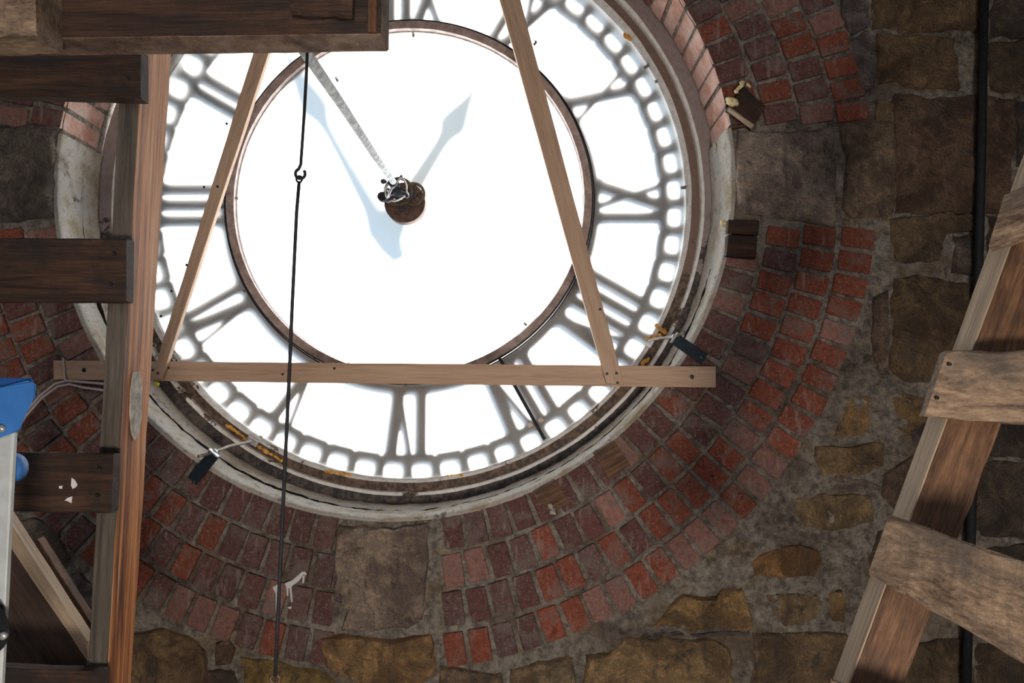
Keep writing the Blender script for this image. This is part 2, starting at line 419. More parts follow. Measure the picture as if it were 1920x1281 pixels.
# stones -------------------------------------------------------------
def stone(poly, col, proud=.012, deep=.05, seed=0, rough=.008, M=None, name='stone', flat=False, jit=.006, world=False):
    kb = 1.45 if seed in (1, 2) else 1.0
    pts = poly if world else [at(x, y, 0) for x, y in poly]
    pts = [(p.x, p.z) for p in pts]
    # resample the outline
    out = []
    n = len(pts)
    for i in range(n):
        a, b = Vector(pts[i]), Vector(pts[(i+1) % n]); L = (b-a).length; k = max(1, int(L/.03))
        for j in range(k):
            p = a.lerp(b, j/k)
            if jit: p += Vector((nz((p.x, seed, p.y), 22, 5), nz((p.x, seed, p.y), 22, 6)))*jit*2
            out.append(p)
    n = len(out); c = sum(out, Vector((0, 0)))/n
    vs, fs = [], []
    rings = [(1.0, deep), (1.0, .004), (.975, -proud*.55), (.93, -proud*.9), (.8, -proud), (.62, -proud), (.42, -proud), (.2, -proud)]
    for f_, y in rings:
        for p in out:
            q = c + (p-c)*f_
            yy = y
            if y < 0: yy += (nz((q.x, seed, q.y), 11, 7)*rough*1.6 + nz((q.x, seed, q.y), 32, 8)*rough*.8)
            vs.append((q.x, yy, q.y))
    for j in range(len(rings)-1):
        for i in range(n):
            i2 = (i+1) % n; fs.append((j*n+i, j*n+i2, (j+1)*n+i2, (j+1)*n+i))
    vs.append((c.x, -proud, c.y)); k = len(vs)-1; j = len(rings)-1
    for i in range(n): fs.append((j*n+i, j*n+(i+1) % n, k))
    bm = bmesh.new(); bv = [bm.verts.new(v) for v in vs]
    for f_ in fs:
        try: bm.faces.new([bv[q] for q in f_])
        except ValueError: pass
    o = bobj(name, bm, STONE, wall, smooth=True)
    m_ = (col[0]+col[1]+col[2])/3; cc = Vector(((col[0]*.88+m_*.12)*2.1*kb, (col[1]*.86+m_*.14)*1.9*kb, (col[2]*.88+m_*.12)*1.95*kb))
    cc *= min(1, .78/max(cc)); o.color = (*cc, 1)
    return o
YEL = (.40, .27, .11); OCH = (.36, .22, .08); TAN = (.27, .20, .12); BRN = (.19, .135, .085); GRY = (.20, .19, .165); DRK = (.11, .095, .075); LGR = (.30, .275, .225)
# keystones of the arch
stone([(1383, 244), (1470, 250), (1563, 240), (1568, 330), (1567, 427), (1480, 412), (1382, 398), (1376, 330)], LGR, .016, .23, 1, .004, jit=.003)
stone([(633, 984), (720, 990), (800, 981), (803, 1060), (798, 1100), (800, 1130), (793, 1165), (760, 1180), (700, 1186), (642, 1182), (652, 1148), (627, 1125), (628, 1040)], (.33, .29, .22), .022, .23, 2, .014)
stone([(-30, 236), (60, 240), (108, 236), (104, 330), (106, 402), (50, 412), (-30, 418)], (.19, .185, .15), .02, .23, 3, .014)
stones = [
 ([(606, 1198), (650, 1190), (720, 1202), (806, 1192), (818, 1262), (790, 1284), (680, 1281), (612, 1252)], YEL, .02),
 ([(1578, 233), (1625, 229), (1672, 235), (1676, 320), (1674, 393), (1640, 402), (1600, 405), (1584, 385), (1588, 310)], (.25, .20, .13), .012),
 ([(1682, 182), (1745, 190), (1838, 186), (1900, 190), (1895, 300), (1898, 396), (1760, 392), (1690, 394), (1684, 300)], BRN, .014),
 ([(1648, 66), (1700, 72), (1785, 76), (1795, 165), (1720, 163), (1652, 155)], (.24, .175, .09), .013),
 ([(1640, -40), (1720, -40), (1836, -30), (1832, 52), (1720, 58), (1642, 50)], (.23, .17, .085), .013),
 ([(1576, -40), (1626, -40), (1626, 52), (1600, 66), (1582, 30)], (.22, .21, .20), .006),
 ([(1592, 80), (1625, 62), (1644, 95), (1640, 160), (1622, 170), (1606, 120)], (.24, .23, .21), .006),
 ([(1644, 192), (1673, 191), (1671, 228), (1642, 226)], (.30, .235, .12), .006),
 ([(1672, 412), (1740, 404), (1838, 404), (1836, 430), (1770, 436), (1757, 486), (1684, 490), (1676, 450)], (.20, .155, .085), .012),
 ([(1786, 444), (1836, 441), (1838, 516), (1790, 508)], (.17, .15, .12), .009),
 ([(1680, 530), (1740, 524), (1825, 540), (1834, 620), (1828, 700), (1760, 714), (1700, 712), (1672, 690), (1676, 600)], (.20, .15, .08), .016),
 ([(1600, 742), (1628, 748), (1626, 806), (1600, 815), (1564, 817), (1585, 775)], YEL, .01),
 ([(1668, 742), (1700, 738), (1742, 752), (1735, 788), (1706, 812), (1678, 800), (1676, 770)], (.33, .24, .10), .01),
 ([(1704, 806), (1738, 792), (1752, 822), (1712, 834)], (.15, .13, .12), .007),
 ([(1532, 838), (1580, 836), (1655, 832), (1652, 876), (1600, 890), (1545, 888), (1528, 866)], (.33, .25, .12), .013),
 ([(1492, 934), (1540, 926), (1630, 930), (1634, 980), (1560, 996), (1500, 984)], (.30, .235, .12), .011),
 ([(1460, 1024), (1500, 1021), (1532, 1030), (1540, 1052), (1524, 1078), (1460, 1080), (1408, 1076), (1412, 1056)], OCH, .012),
 ([(1436, 1118), (1470, 1112), (1532, 1116), (1538, 1146), (1510, 1168), (1472, 1172), (1446, 1150)], (.32, .25, .13), .01),
 ([(1554, 1112), (1576, 1106), (1584, 1140), (1578, 1163), (1558, 1164)], (.36, .26, .10), .008),
 ([(1416, 1190), (1500, 1186), (1588, 1190), (1610, 1240), (1600, 1330), (1410, 1330)], (.26, .205, .11), .014),
 ([(1220, 1172), (1250, 1146), (1282, 1116), (1340, 1118), (1350, 1106), (1394, 1103), (1402, 1140), (1408, 1166), (1400, 1178), (1350, 1174), (1290, 1181)], (.50, .35, .13), .02),
 ([(1102, 1228), (1140, 1222), (1175, 1198), (1260, 1196), (1343, 1202), (1366, 1216), (1370, 1260), (1378, 1340), (1098, 1340)], (.45, .335, .15), .02),
 ([(955, 1260), (1010, 1244), (1068, 1234), (1080, 1280), (1084, 1340), (950, 1340)], (.36, .29, .15), .014),
 ([(830, 1250), (880, 1262), (940, 1262), (944, 1340), (822, 1340)], (.27, .21, .13), .01),
 ([(248, 1188), (300, 1182), (345, 1192), (380, 1220), (388, 1280), (384, 1350), (240, 1350)], (.27, .20, .10), .02),
 ([(402, 1206), (425, 1200), (438, 1220), (430, 1246), (404, 1250)], (.30, .22, .13), .008),
 ([(455, 1234), (520, 1242), (590, 1256), (650, 1300), (620, 1350), (470, 1350)], (.36, .27, .08), .014),
 ([(392, 1262), (440, 1258), (452, 1290), (450, 1350), (396, 1350)], (.22, .18, .13), .01),
 ([(660, 1296), (760, 1290), (812, 1300), (812, 1350), (655, 1350)], TAN, .01),
 ([(20, 985), (60, 970), (105, 1000), (132, 1050), (120, 1080), (60, 1060), (25, 1040)], (.22, .20, .16), .012),
 ([(100, 1090), (150, 1075), (172, 1110), (165, 1160), (120, 1160)], (.20, .19, .18), .01),
 ([(-60, 960), (-5, 950), (12, 990), (10, 1080), (-60, 1090)], TAN, .01),
 ([(60, 1110), (95, 1100), (110, 1170), (80, 1230), (30, 1200)], (.18, .15, .11), .01),
 ([(120, 1180), (230, 1180), (236, 1260), (230, 1350), (118, 1350)], TAN, .012),
 ([(-60, 1200), (20, 1210), (104, 1250), (106, 1350), (-60, 1350)], BRN, .012),
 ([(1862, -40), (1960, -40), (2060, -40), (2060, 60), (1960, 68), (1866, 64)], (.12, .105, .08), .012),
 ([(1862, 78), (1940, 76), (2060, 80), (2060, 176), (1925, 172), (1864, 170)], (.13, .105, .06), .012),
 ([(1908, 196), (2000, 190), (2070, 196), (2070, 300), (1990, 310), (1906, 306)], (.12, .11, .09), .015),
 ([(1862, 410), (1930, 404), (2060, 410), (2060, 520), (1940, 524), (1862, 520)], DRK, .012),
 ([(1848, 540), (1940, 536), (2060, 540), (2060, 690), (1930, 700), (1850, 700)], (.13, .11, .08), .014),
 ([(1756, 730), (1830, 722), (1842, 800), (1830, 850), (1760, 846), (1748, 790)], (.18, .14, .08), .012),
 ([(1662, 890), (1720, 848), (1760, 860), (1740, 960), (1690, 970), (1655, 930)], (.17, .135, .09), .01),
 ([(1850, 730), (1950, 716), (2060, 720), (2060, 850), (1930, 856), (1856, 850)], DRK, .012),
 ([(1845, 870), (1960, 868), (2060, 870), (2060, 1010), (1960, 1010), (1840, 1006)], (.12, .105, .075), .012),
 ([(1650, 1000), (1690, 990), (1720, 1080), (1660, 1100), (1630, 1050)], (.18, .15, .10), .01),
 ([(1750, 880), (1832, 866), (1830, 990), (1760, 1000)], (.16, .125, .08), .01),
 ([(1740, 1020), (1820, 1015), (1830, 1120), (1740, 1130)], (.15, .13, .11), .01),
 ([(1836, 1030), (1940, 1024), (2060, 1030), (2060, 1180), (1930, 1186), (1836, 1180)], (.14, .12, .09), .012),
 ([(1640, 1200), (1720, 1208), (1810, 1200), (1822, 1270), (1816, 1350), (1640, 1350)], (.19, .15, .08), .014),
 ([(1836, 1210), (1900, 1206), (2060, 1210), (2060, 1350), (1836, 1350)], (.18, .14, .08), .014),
 ([(1562, 888), (1620, 902), (1650, 912), (1600, 922), (1552, 920)], (.22, .20, .17), .006),
 ([(1640, 560), (1662, 552), (1666, 640), (1650, 700), (1636, 660)], (.22, .17, .12), .006),
 ([(1200, 1196), (1216, 1186), (1400, 1186), (1404, 1192), (1230, 1192)], (.2, .19, .17), .004),
]
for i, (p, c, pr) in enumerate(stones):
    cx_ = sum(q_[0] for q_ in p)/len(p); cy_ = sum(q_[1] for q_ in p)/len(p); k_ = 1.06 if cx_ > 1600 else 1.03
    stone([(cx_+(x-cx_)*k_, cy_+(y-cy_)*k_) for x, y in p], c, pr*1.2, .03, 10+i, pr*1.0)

# plaster lining of the reveal, in two strips with an open crack between them -------
def lining(name, a0, a1, y0, y1, r_front, r_back, crack_edge, mat, seed):
    NA, NY = 300, 8; vs, fs = [], []
    for i in range(NA+1):
        a = rad(a0 + (a1-a0)*i/NA); dg = math.degrees(a)
        low = min(1, max(0, (-dg-14)/8)) if dg > -90 else min(1, max(0, (dg+172)/8))
        e0 = y0; e1 = y1
        c = nz((a*7, seed, 0), 1, 4)*.014 + nz((a*30, seed, 0), 1, 5)*.006
        if crack_edge == 'back': e1 = (y1 + c)*low + .1338*(1-low)
        if crack_edge == 'front': e0 = y0 + c*low + .008*low*max(0, nz((a*3, 5, seed), 1, 6)+.3)
        if crack_edge == 'back': e0 = y0 + nz((a*40, 0, seed), 1, 9)*.002
        for j in range(NY+1):
            t = j/NY; y = e0 + (e1-e0)*t
            r = r_front + (r_back-r_front)*t + nz((a*18, y*18, seed), 1, 3)*.004 + nz((a*60, y*60, seed), 1, 2)*.003
            if j == 0 and crack_edge == 'back': r += .006
            vs.append((r*cos(a), y, r*sin(a)))
    m_ = len(vs)
    for i in range(NA+1):                                   # outer side, so that the plaster has thickness
        a = rad(a0 + (a1-a0)*i/NA)
        for j in (0, NY):
            v = Vector(vs[i*(NY+1)+j]); vs.append((S*1.004*cos(a), v.y, S*1.004*sin(a)))
    for i in range(NA):
        for j in range(NY):
            p = i*(NY+1)+j; fs.append((p, p+1, p+NY+2, p+NY+1))
        p = i*(NY+1); q = m_+2*i
        fs.append((p, p+NY+1, q+2, q)); fs.append((p+NY, q+1, q+3, p+2*NY+1))
    o = mobj(name, vs, fs, mat, wall, smooth=True)
    o.data.materials.append(CRACK_SHADE)
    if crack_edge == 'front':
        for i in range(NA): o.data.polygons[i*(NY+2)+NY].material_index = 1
    return o
CRACK_SHADE = plain('painted_crack_shade', (.02, .018, .016), .9, 0, .3, 30, 0)  # crack shade painted near black on the rear strip's front lip
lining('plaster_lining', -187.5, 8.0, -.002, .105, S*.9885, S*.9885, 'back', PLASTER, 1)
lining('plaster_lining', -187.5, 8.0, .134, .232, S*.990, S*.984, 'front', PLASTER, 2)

# ------------------------------------------------------------------ the clock dial
Y1, Y2, YG = .231, .256, .292                  # frame face, second face, glass
DC = Vector((.012, 0, -.006))                  # centre of the dial
clock = mkempty('clock_dial', (DC.x, .29, DC.z), 'huge round skeleton clock dial of white opal glass seen from behind', 'clock')
def ring(name, prof, mat, parent, wob=0, seed=0, N=240, a0=0, a1=360, cen=DC, closed=True, smooth=False):
    """revolve a closed (r, y) profile about the dial axis"""
    full = abs(a1-a0) >= 359.9; K = N if full else N+1; n = len(prof); vs, fs = [], []
    for i in range(K):
        a = rad(a0 + (a1-a0)*i/N)
        for k, (r, y) in enumerate(prof):
            r_ = r + (nz((a*9, k*.7, seed), 1, 1)*wob + nz((a*40, k*.7, seed), 1, 2)*wob*.5 if wob else 0)
            y_ = y + (nz((a*12, k*.9, seed), 1, 3)*wob if wob else 0)
            vs.append((cen.x+r_*cos(a), y_, cen.z+r_*sin(a)))
    for i in range(K if full else N):
        i2 = (i+1) % K
        for k in range(n if closed else n-1):
            k2 = (k+1) % n; fs.append((i*n+k, i*n+k2, i2*n+k2, i2*n+k))
    if not full and closed: fs += [tuple(range(n)), tuple(reversed(range(N*n, N*n+n)))]
    bm = bmesh.new(); bv = [bm.verts.new(v) for v in vs]
    for f_ in fs: bm.faces.new([bv[q] for q in f_])
    return bobj(name, bm, mat, parent, smooth=smooth)
R = lambda v: v*S
def lab(o, t): o['label'] = t; return o
lab(ring('frame_board', [(R(.952), Y1), (R(1.001), Y1+.002), (R(1.001), .30), (R(.952), .30)], FACE_A, clock, .0012, 1, 300), 'outer frame board, grey pink paint above and peeled black below')
lab(ring('white_bead', [(R(.942), Y1+.012), (R(.944), Y1+.003), (R(.9525), Y1-.003), (R(.9525), .30), (R(.942), .30)], EDGE_W, clock, .0018, 2, 360), 'peeling white bead on the frame')
lab(ring('inner_board', [(R(.915), Y2), (R(.945), Y2), (R(.945), .30), (R(.915), .30)], FACE_B, clock, .0018, 3, 300), 'brown inner board of the frame')
lab(ring('white_bead', [(R(.905), Y2+.014), (R(.907), Y2+.004), (R(.9155), Y2-.003), (R(.9155), .345), (R(.905), .345)], EDGE_W, clock, .0018, 4, 360), 'peeling white bead next to the glass')
# glass: outer annulus of twelve panes, and the round centre pane
RI, RO = R(.590), R(.912)
for h in range(12):
    a0 = 15+30*h + (1 if True else 0)
    NA = 24; vs, fs = [], []
    for k, (r, y) in enumerate(((RI, YG), (RO, YG), (RO, YG+.004), (RI, YG+.004))):
        for i in range(NA+1):
            a = rad(a0 + 30*i/NA); vs.append((DC.x+r*cos(a), y, DC.z+r*sin(a)))
    n = NA+1
    for i in range(NA): fs.append((i, i+1, n+i+1, n+i))
    mobj('glass_pane', vs[:2*n], fs, FROST, clock)
    mobj('opal_backing', [(x, y+.030, z) for x, y, z in vs[:2*n]], fs, OPAL, clock)
vs = [(DC.x, YG+.006, DC.z)] + [(DC.x+R(.592)*cos(2*PI*i/96), YG+.006, DC.z+R(.592)*sin(2*PI*i/96)) for i in range(96)]
lab(mobj('centre_pane', vs, [(0, 1+i, 1+(i+1) % 96) for i in range(96)], FROST, clock), 'round centre pane of frosted glass')
mobj('opal_backing', [(x, y+.024, z) for x, y, z in vs], [(0, 1+i, 1+(i+1) % 96) for i in range(96)], OPAL, clock)
# inner ring: wood strip, black iron rim
lab(ring('inner_ring', [(R(.572), YG-.022), (R(.596), YG-.026), (R(.596), YG+.031), (R(.572), YG+.031)], RING_M, clock, .0006, 5, 240), 'wooden ring round the centre pane')
lab(ring('ring_rim', [(R(.596), YG-.020), (R(.6005), YG-.020), (R(.6005), YG), (R(.596), YG)], BLACK, clock, 0, 0, 240), 'black iron rim of the inner ring')
ring('ring_rim', [(R(.604), YG-.012), (R(.607), YG-.012), (R(.607), YG), (R(.604), YG)], BLACK, clock, 0, 0, 240)
ring('pane_edge', [(R(.5685), YG+.001), (R(.5705), YG+.001), (R(.5705), YG+.006), (R(.5685), YG+.006)], ZINC, clock, 0, 0, 240)

# cast iron skeleton right behind the glass
YI0, YI1 = YG+.0318, YG+.046
def flat_bm(polys, y0, y1):
    bm = bmesh.new()
    for poly in polys:
        a = [bm.verts.new((x, y0, z)) for x, z in poly]; b = [bm.verts.new((x, y1, z)) for x, z in poly]
        bm.faces.new(a); bm.faces.new(list(reversed(b))); n = len(poly)
        for i in range(n): bm.faces.new((a[i], b[i], b[(i+1) % n], a[(i+1) % n]))
    return bm
def polar(r, a): return (DC.x + r*cos(a), DC.z + r*sin(a))
def track():
    bm = bmesh.new(); K = 32
    r0, r1 = R(.830), R(.925)
    for c in range(60):
        a0, a1 = rad(6*c + .0), rad(6*c+6)
        am, ha, rm = (a0+a1)/2, (a1-a0)/2, (R(.852)+R(.915))/2
        hw, hr = rad(3)-.0175, (R(.908)-R(.859))/2
        outer, inner = [], []
        for k in range(K):
            t = 2*PI*(k+.5)/K; cx, sx = cos(t), sin(t)
            m_ = max(abs(cx), abs(sx)); ox, oy = cx/m_, sx/m_
            e = (abs(cx)**4.5 + abs(sx)**4.5)**(-1/4.5); ix, iy = cx*e, sx*e
            outer.append((am+ox*ha, (r0+r1)/2 + oy*(r1-r0)/2))
            inner.append((am+ix*hw, rm + iy*hr))
        for y in (YI0, YI1):
            vo = [bm.verts.new((polar(r, a)[0], y, polar(r, a)[1])) for a, r in outer]
            vi = [bm.verts.new((polar(r, a)[0], y, polar(r, a)[1])) for a, r in inner]
            for k in range(K): bm.faces.new((vo[k], vo[(k+1) % K], vi[(k+1) % K], vi[k]))
            if y == YI0: v0 = vi
        for k in range(K): bm.faces.new((v0[k], v0[(k+1) % K], vi[(k+1) % K], vi[k]))
    return bm
bobj('minute_track', track(), IRON, clock)
ring('iron_band', [(R(.598), YI0), (R(.630), YI0), (R(.630), YI1), (R(.598), YI1)], IRON, clock, 0, 0, 180)
def strokes(num):
    """strokes of one numeral in units of S: (u0, v0, u1, v1, width), u in reading direction, v outwards"""
    v0, v1 = .622, .842; out = []; wd = {'I': .054, 'V': .085, 'X': .095}
    tot = sum(wd[c] for c in num); u = -tot/2
    for c in num:
        m_ = u + wd[c]/2
        if c == 'I': out.append((m_, v0, m_, v1, .028))
        if c == 'V':
            out.append((m_-.030, v1, m_-.004, v0, .032)); out.append((m_+.034, v1, m_+.002, v0+.03, .013))
        if c == 'X':
            out.append((m_-.036, v1, m_+.036, v0, .030)); out.append((m_+.036, v1, m_-.036, v0, .014))
        u += wd[c]
    return out
NUM = ['XII', 'I', 'II', 'III', 'IV', 'V', 'VI', 'VII', 'VIII', 'IX', 'X', 'XI']
for h, num in enumerate(NUM):
    a = rad(90 + 30*h); ov = Vector((cos(a), sin(a))); cv = Vector((-sin(a), cos(a))); polys = []
    for (u0, v0, u1, v1, wd) in strokes(num):
        p0 = ov*v0 + cv*u0; p1 = ov*v1 + cv*u1; d = (p1-p0).normalized(); nrm = Vector((-d.y, d.x))
        pts = []
        for t, k in ((0, 1.75), (.06, 1.1), (.12, 1), (.88, 1), (.94, 1.1), (1, 1.75)): pts.append(p0.lerp(p1, t) + nrm*wd*.58*k)
        for t, k in ((1, 1.75), (.94, 1.1), (.88, 1), (.12, 1), (.06, 1.1), (0, 1.75)): pts.append(p0.lerp(p1, t) - nrm*wd*.58*k)
        polys.append([(DC.x + p.x*S, DC.z + p.y*S) for p in pts])
    o = bobj('numeral', flat_bm(polys, YI0, YI1), IRON, clock); o['label'] = 'iron numeral ' + num + ' seen mirrored'

def boxat(c, ax, ay, az_, sx, sy, sz, bev=.001):
    """bmesh box centred at c with axes and full sizes"""
    bm = bmesh.new(); bmesh.ops.create_cube(bm, size=1)
    for v in bm.verts: v.co = Vector(c) + ax*v.co.x*sx + ay*v.co.y*sy + az_*v.co.z*sz
    if bev: bmesh.ops.bevel(bm, geom=bm.edges[:], offset=bev, segments=1, affect='EDGES')
    return bm
EX, EY, EZ = Vector((1, 0, 0)), Vector((0, 1, 0)), Vector((0, 0, 1))
def clip(px, py, Y, size=.016, mat=ZINC, name='glass_clip'):
    p = at(px, py, Y); d = Vector((p.x-DC.x, 0, p.z-DC.z)).normalized(); t = Vector((-d.z, 0, d.x))
    bm = boxat(p, d, t, EY, size, size*.6, .004, .0006)
    b2 = boxat(p + d*size*.35 - EY*.006, d, t, EY, size*.25, size*.6, .014, .0005)
    me = bpy.data.meshes.new('t'); b2.to_mesh(me); bm.from_mesh(me); b2.free(); bpy.data.meshes.remove(me)
    return bobj(name, bm, mat, clock)
for px, py in ((1061, 211), (1103, 381), (1048, 562), (985, 608), (461, 545), (416, 388), (590, 672), (1003, 82), (775, 66), (443, 372), (760, 722), (632, 150)):
    clip(px, py, YG-.004, .015, ZINC)
for px, py in ((1281, 352), (1232, 152), (1212, 125), (488, 822), (640, 893)): clip(px, py, YG-.006, .018, ZINC)

def tube(name, pts, r, mat, parent=None, seg=10, radii=None, M=None):
    pts = [Vector(p) for p in pts]; n = len(pts); vs, fs = [], []
    up = Vector((0, 1, 0)) if abs((pts[-1]-pts[0]).normalized().y) < .9 else Vector((1, 0, 0))
    for i, p in enumerate(pts):
        d = (pts[min(i+1, n-1)] - pts[max(i-1, 0)]).normalized()
        a = d.cross(up).normalized(); b = a.cross(d).normalized(); rr = radii[i] if radii else r
        for k in range(seg):
            t = 2*PI*k/seg; vs.append(p + a*cos(t)*rr + b*sin(t)*rr)
    for i in range(n-1):
        for k in range(seg):
            k2 = (k+1) % seg; fs.append((i*seg+k, i*seg+k2, (i+1)*seg+k2, (i+1)*seg+k))
    fs += [tuple(reversed(range(seg))), tuple(range((n-1)*seg, n*seg))]
    bm = bmesh.new(); bv = [bm.verts.new(v) for v in vs]
    for f_ in fs: bm.faces.new([bv[q] for q in f_])
    return bobj(name, bm, mat, parent, smooth=True)
# black glazing bar across the lower right of the dial
g0, g1 = at(930, 660, YG-.008), at(1021, 824, YG-.008)
d = (g1-g0).normalized(); t_ = d.cross(EY).normalized()
lab(bobj('glazing_bar', boxat((g0+g1)/2, d, t_, EY, (g1-g0).length, .012, .014), BLACK, clock), 'black glazing bar across the glass')
for px, py in ((994, 797), (1014, 788)):
    p = at(px, py, YG-.012); bobj('glass_clip', boxat(p, d, t_, EY, .020, .020, .004), ZINC, clock)
# foam beads stuck along the frame
def lump(name, pts, r, mat, parent, seed=0, label=None, cat=None, squash=1):
    bm = bmesh.new()
    for i, p in enumerate(pts):
        b = bmesh.ops.create_icosphere(bm, subdivisions=2, radius=r*random.uniform(.75, 1.2))
        for v in b['verts']:
            v.co = Vector(p) + v.co*(1 + nz(v.co + Vector(p), 70, seed)*.9) * (1)
    o = bobj(name, bm, mat, parent, smooth=True)
    if label: tag(o, label, cat)
    return o
def line_pts(a, b, Y, n): return [at(a[0]+(b[0]-a[0])*i/(n-1), a[1]+(b[1]-a[1])*i/(n-1), Y) for i in range(n)]
for i, (a, b, Y, n, r) in enumerate((((425, 797), (462, 823), Y2+.004, 9, .0055), ((484, 838), (527, 863), Y2+.004, 10, .0055), ((612, 884), (655, 890), YG-.03, 7, .005),
        ((1172, 64), (1180, 72), YG-.02, 3, .007), ((1232, 612), (1246, 622), Y1-.004, 5, .007), ((1212, 636), (1236, 628), Y1, 4, .005), ((1205, 682), (1216, 672), Y2-.004, 4, .006), ((1330, 108), (334, 96), 0, 0, 0), ((835, 893), (865, 890), YG-.03, 5, .004))):
    if n: lump('foam_bead', line_pts(a, b, Y-.010, int(n*1.6)), r*1.15, FOAM, clock, i)

# ------------------------------------------------------------------ hands, outside the glass; the sun throws their shadows on it
def hand(name, prof, ang, y, label):
    a = rad(ang); ov = Vector((cos(a), sin(a))); cv = Vector((-sin(a), cos(a)))
    L = [ov*r + cv*w_ for r, w_ in prof] + [ov*r - cv*w_ for r, w_ in reversed(prof)]
    poly = [(DC.x + p.x*S, DC.z + p.y*S) for p in L]
    o = bobj(name, flat_bm([poly], y, y+.006), HAND_M); tag(o, label, name.replace('_', ' '), None); o['category'] = 'clock hand'
    return o
tail = [(-.068*cos(t), .066*sin(t)) for t in [PI*k/16 for k in range(1, 8)]]
hand('hour_hand', tail + [(.035, .055), (.09, .036), (.20, .030), (.33, .026), (.372, .031), (.392, .046), (.42, .049), (.46, .037), (.50, .023), (.54, .013), (.605, .006)], 58.8, .425,
     'short spade-tipped hour hand, its shadow pointing to the upper right of the dial')
hand('minute_hand', [(-.11, .02), (-.10, .035), (-.05, .05)] + [(.02, .06), (.06, .045), (.10, .036), (.30, .027), (.40, .027), (.44, .034), (.48, .054), (.53, .050), (.63, .03), (.74, .016), (.83, .004)], 119, .439,
     'long minute hand, its shadow pointing to the upper left behind the drive shaft')
tube('hand_arbor', [(DC.x, .25, DC.z), (DC.x, .45, DC.z)], .014, DSTEEL)
tag(bpy.data.objects['hand_arbor'], 'steel arbor carrying the hands through the centre of the dial', 'arbor')

# ------------------------------------------------------------------ motion works
HW = mkempty('motion_works', at(759, 380, .24), 'round rusty gear train at the centre of the dial with two toothed wheels', 'clockwork')
def disc(name, c, r, y0, y1, mat, parent, N=48, teeth=0, th=.003, hole=0, bev=0):
    bm = bmesh.new(); lo, hi = [], []
    n = teeth*4 if teeth else N
    for i in range(n):
        t = 2*PI*i/n; rr = r + (th if teeth and i % 4 in (1, 2) else 0)
        lo.append(bm.verts.new((c.x+rr*cos(t), y0, c.z+rr*sin(t)))); hi.append(bm.verts.new((c.x+rr*cos(t), y1, c.z+rr*sin(t))))
    for i in range(n): bm.faces.new((lo[i], hi[i], hi[(i+1) % n], lo[(i+1) % n]))
    if hole:
        il = [bm.verts.new((c.x+hole*cos(2*PI*i/n), y0, c.z+hole*sin(2*PI*i/n))) for i in range(n)]
        ih = [bm.verts.new((c.x+hole*cos(2*PI*i/n), y1, c.z+hole*sin(2*PI*i/n))) for i in range(n)]
        for i in range(n):
            j = (i+1) % n
            bm.faces.new((lo[i], lo[j], il[j], il[i])); bm.faces.new((hi[i], ih[i], ih[j], hi[j])); bm.faces.new((il[i], il[j], ih[j], ih[i]))
    else: bm.faces.new(lo); bm.faces.new(list(reversed(hi)))
    return bobj(name, bm, mat, parent)
pc = at(759, 380, .258); rp = 39*(.258-CAM.y)/F
disc('drum', pc, rp, .258, YG+.005, RUST, HW, 64)
ring('drum_rim', [(rp-.003, .255), (rp, .255), (rp, .262), (rp-.003, .262)], RUST, HW, N=64, cen=Vector((pc.x, 0, pc.z)))
def gear(px, py, rpx, y, teeth, name='gear_wheel'):
    c = at(px, py, y); r = rpx*(y-CAM.y)/F
    g_ = disc(name, c, r, y, y+.006, BRASS, HW, teeth=teeth, th=.0028, hole=r*.80)
    disc('gear_hub', c, r*.34, y-.006, y+.008, DSTEEL, g_, 24)
    for k in range(5):
        t = 2*PI*k/5 + .4; dv = Vector((cos(t), 0, sin(t))); tv = Vector((-sin(t), 0, cos(t)))
        bobj('spoke', boxat(c + dv*r*.58 + EY*.003, dv, tv, EY, r*.5, r*.16, .005, .0005), BRASS, g_)
gear(775, 364, 22.5, .247, 54); gear(747, 359, 28, .236, 60)
disc('gear_hub', at(752, 388, .249), .016, .249, .259, DSTEEL, HW, 24)
# universal joint
UJ = bpy.data.objects.new('universal_joint', None); UJ.empty_display_size = .03; put(UJ, HW, Matrix.Translation(at(742, 350, .14)))
UJ['label'] = 'steel universal joint with forked yokes'
def tor(name, c, r, rt, axis, a0, a1, mat, parent, n=20):
    ax = axis.normalized(); u = ax.cross(Vector((.3, 1, .2))).normalized(); v = ax.cross(u)
    return tube(name, [c + u*r*cos(rad(a0+(a1-a0)*i/n)) + v*r*sin(rad(a0+(a1-a0)*i/n)) for i in range(n+1)], rt, mat, parent, 8)
uc = at(745, 360, .165); px_ = (.165-CAM.y)/F
sd = (az(565, 85, 1.25) - az(739, 343, 2.55)).normalized()
q = lambda x, y, Y: at(x, y, Y)
tube('yoke_arm', [q(735, 342, .12), q(728, 346, .13), q(722, 356, .145), q(724, 368, .16), q(730, 375, .165)], .0035, STEEL, UJ)
tube('yoke_arm', [q(742, 346, .12), q(734, 354, .12), q(730, 362, .13), q(728, 372, .15)], .0045, STEEL, UJ)
tube('yoke_arm', [q(744, 342, .12), q(752, 334, .13), q(758, 338, .14), q(762, 348, .15), q(762, 360, .16), q(766, 367, .165)], .0035, STEEL, UJ)
tube('yoke_arm', [q(730, 375, .165), q(740, 377, .16), q(750, 373, .16), q(758, 368, .16), q(766, 367, .165)], .0038, STEEL, UJ)
tube('yoke_arm', [q(738, 372, .17), q(745, 376, .17), q(754, 372, .17)], .003, STEEL, UJ)
tube('collar', [q(738, 347, .135), q(735, 341, .105)], .0155, DSTEEL, UJ, 16)
for (x, y, r) in ((752, 332, .009), (720, 340, .008), (764, 368, .008), (728, 377, .008)): lump('yoke_bolt', [q(x, y, .14)], r, DSTEEL, UJ, 3)
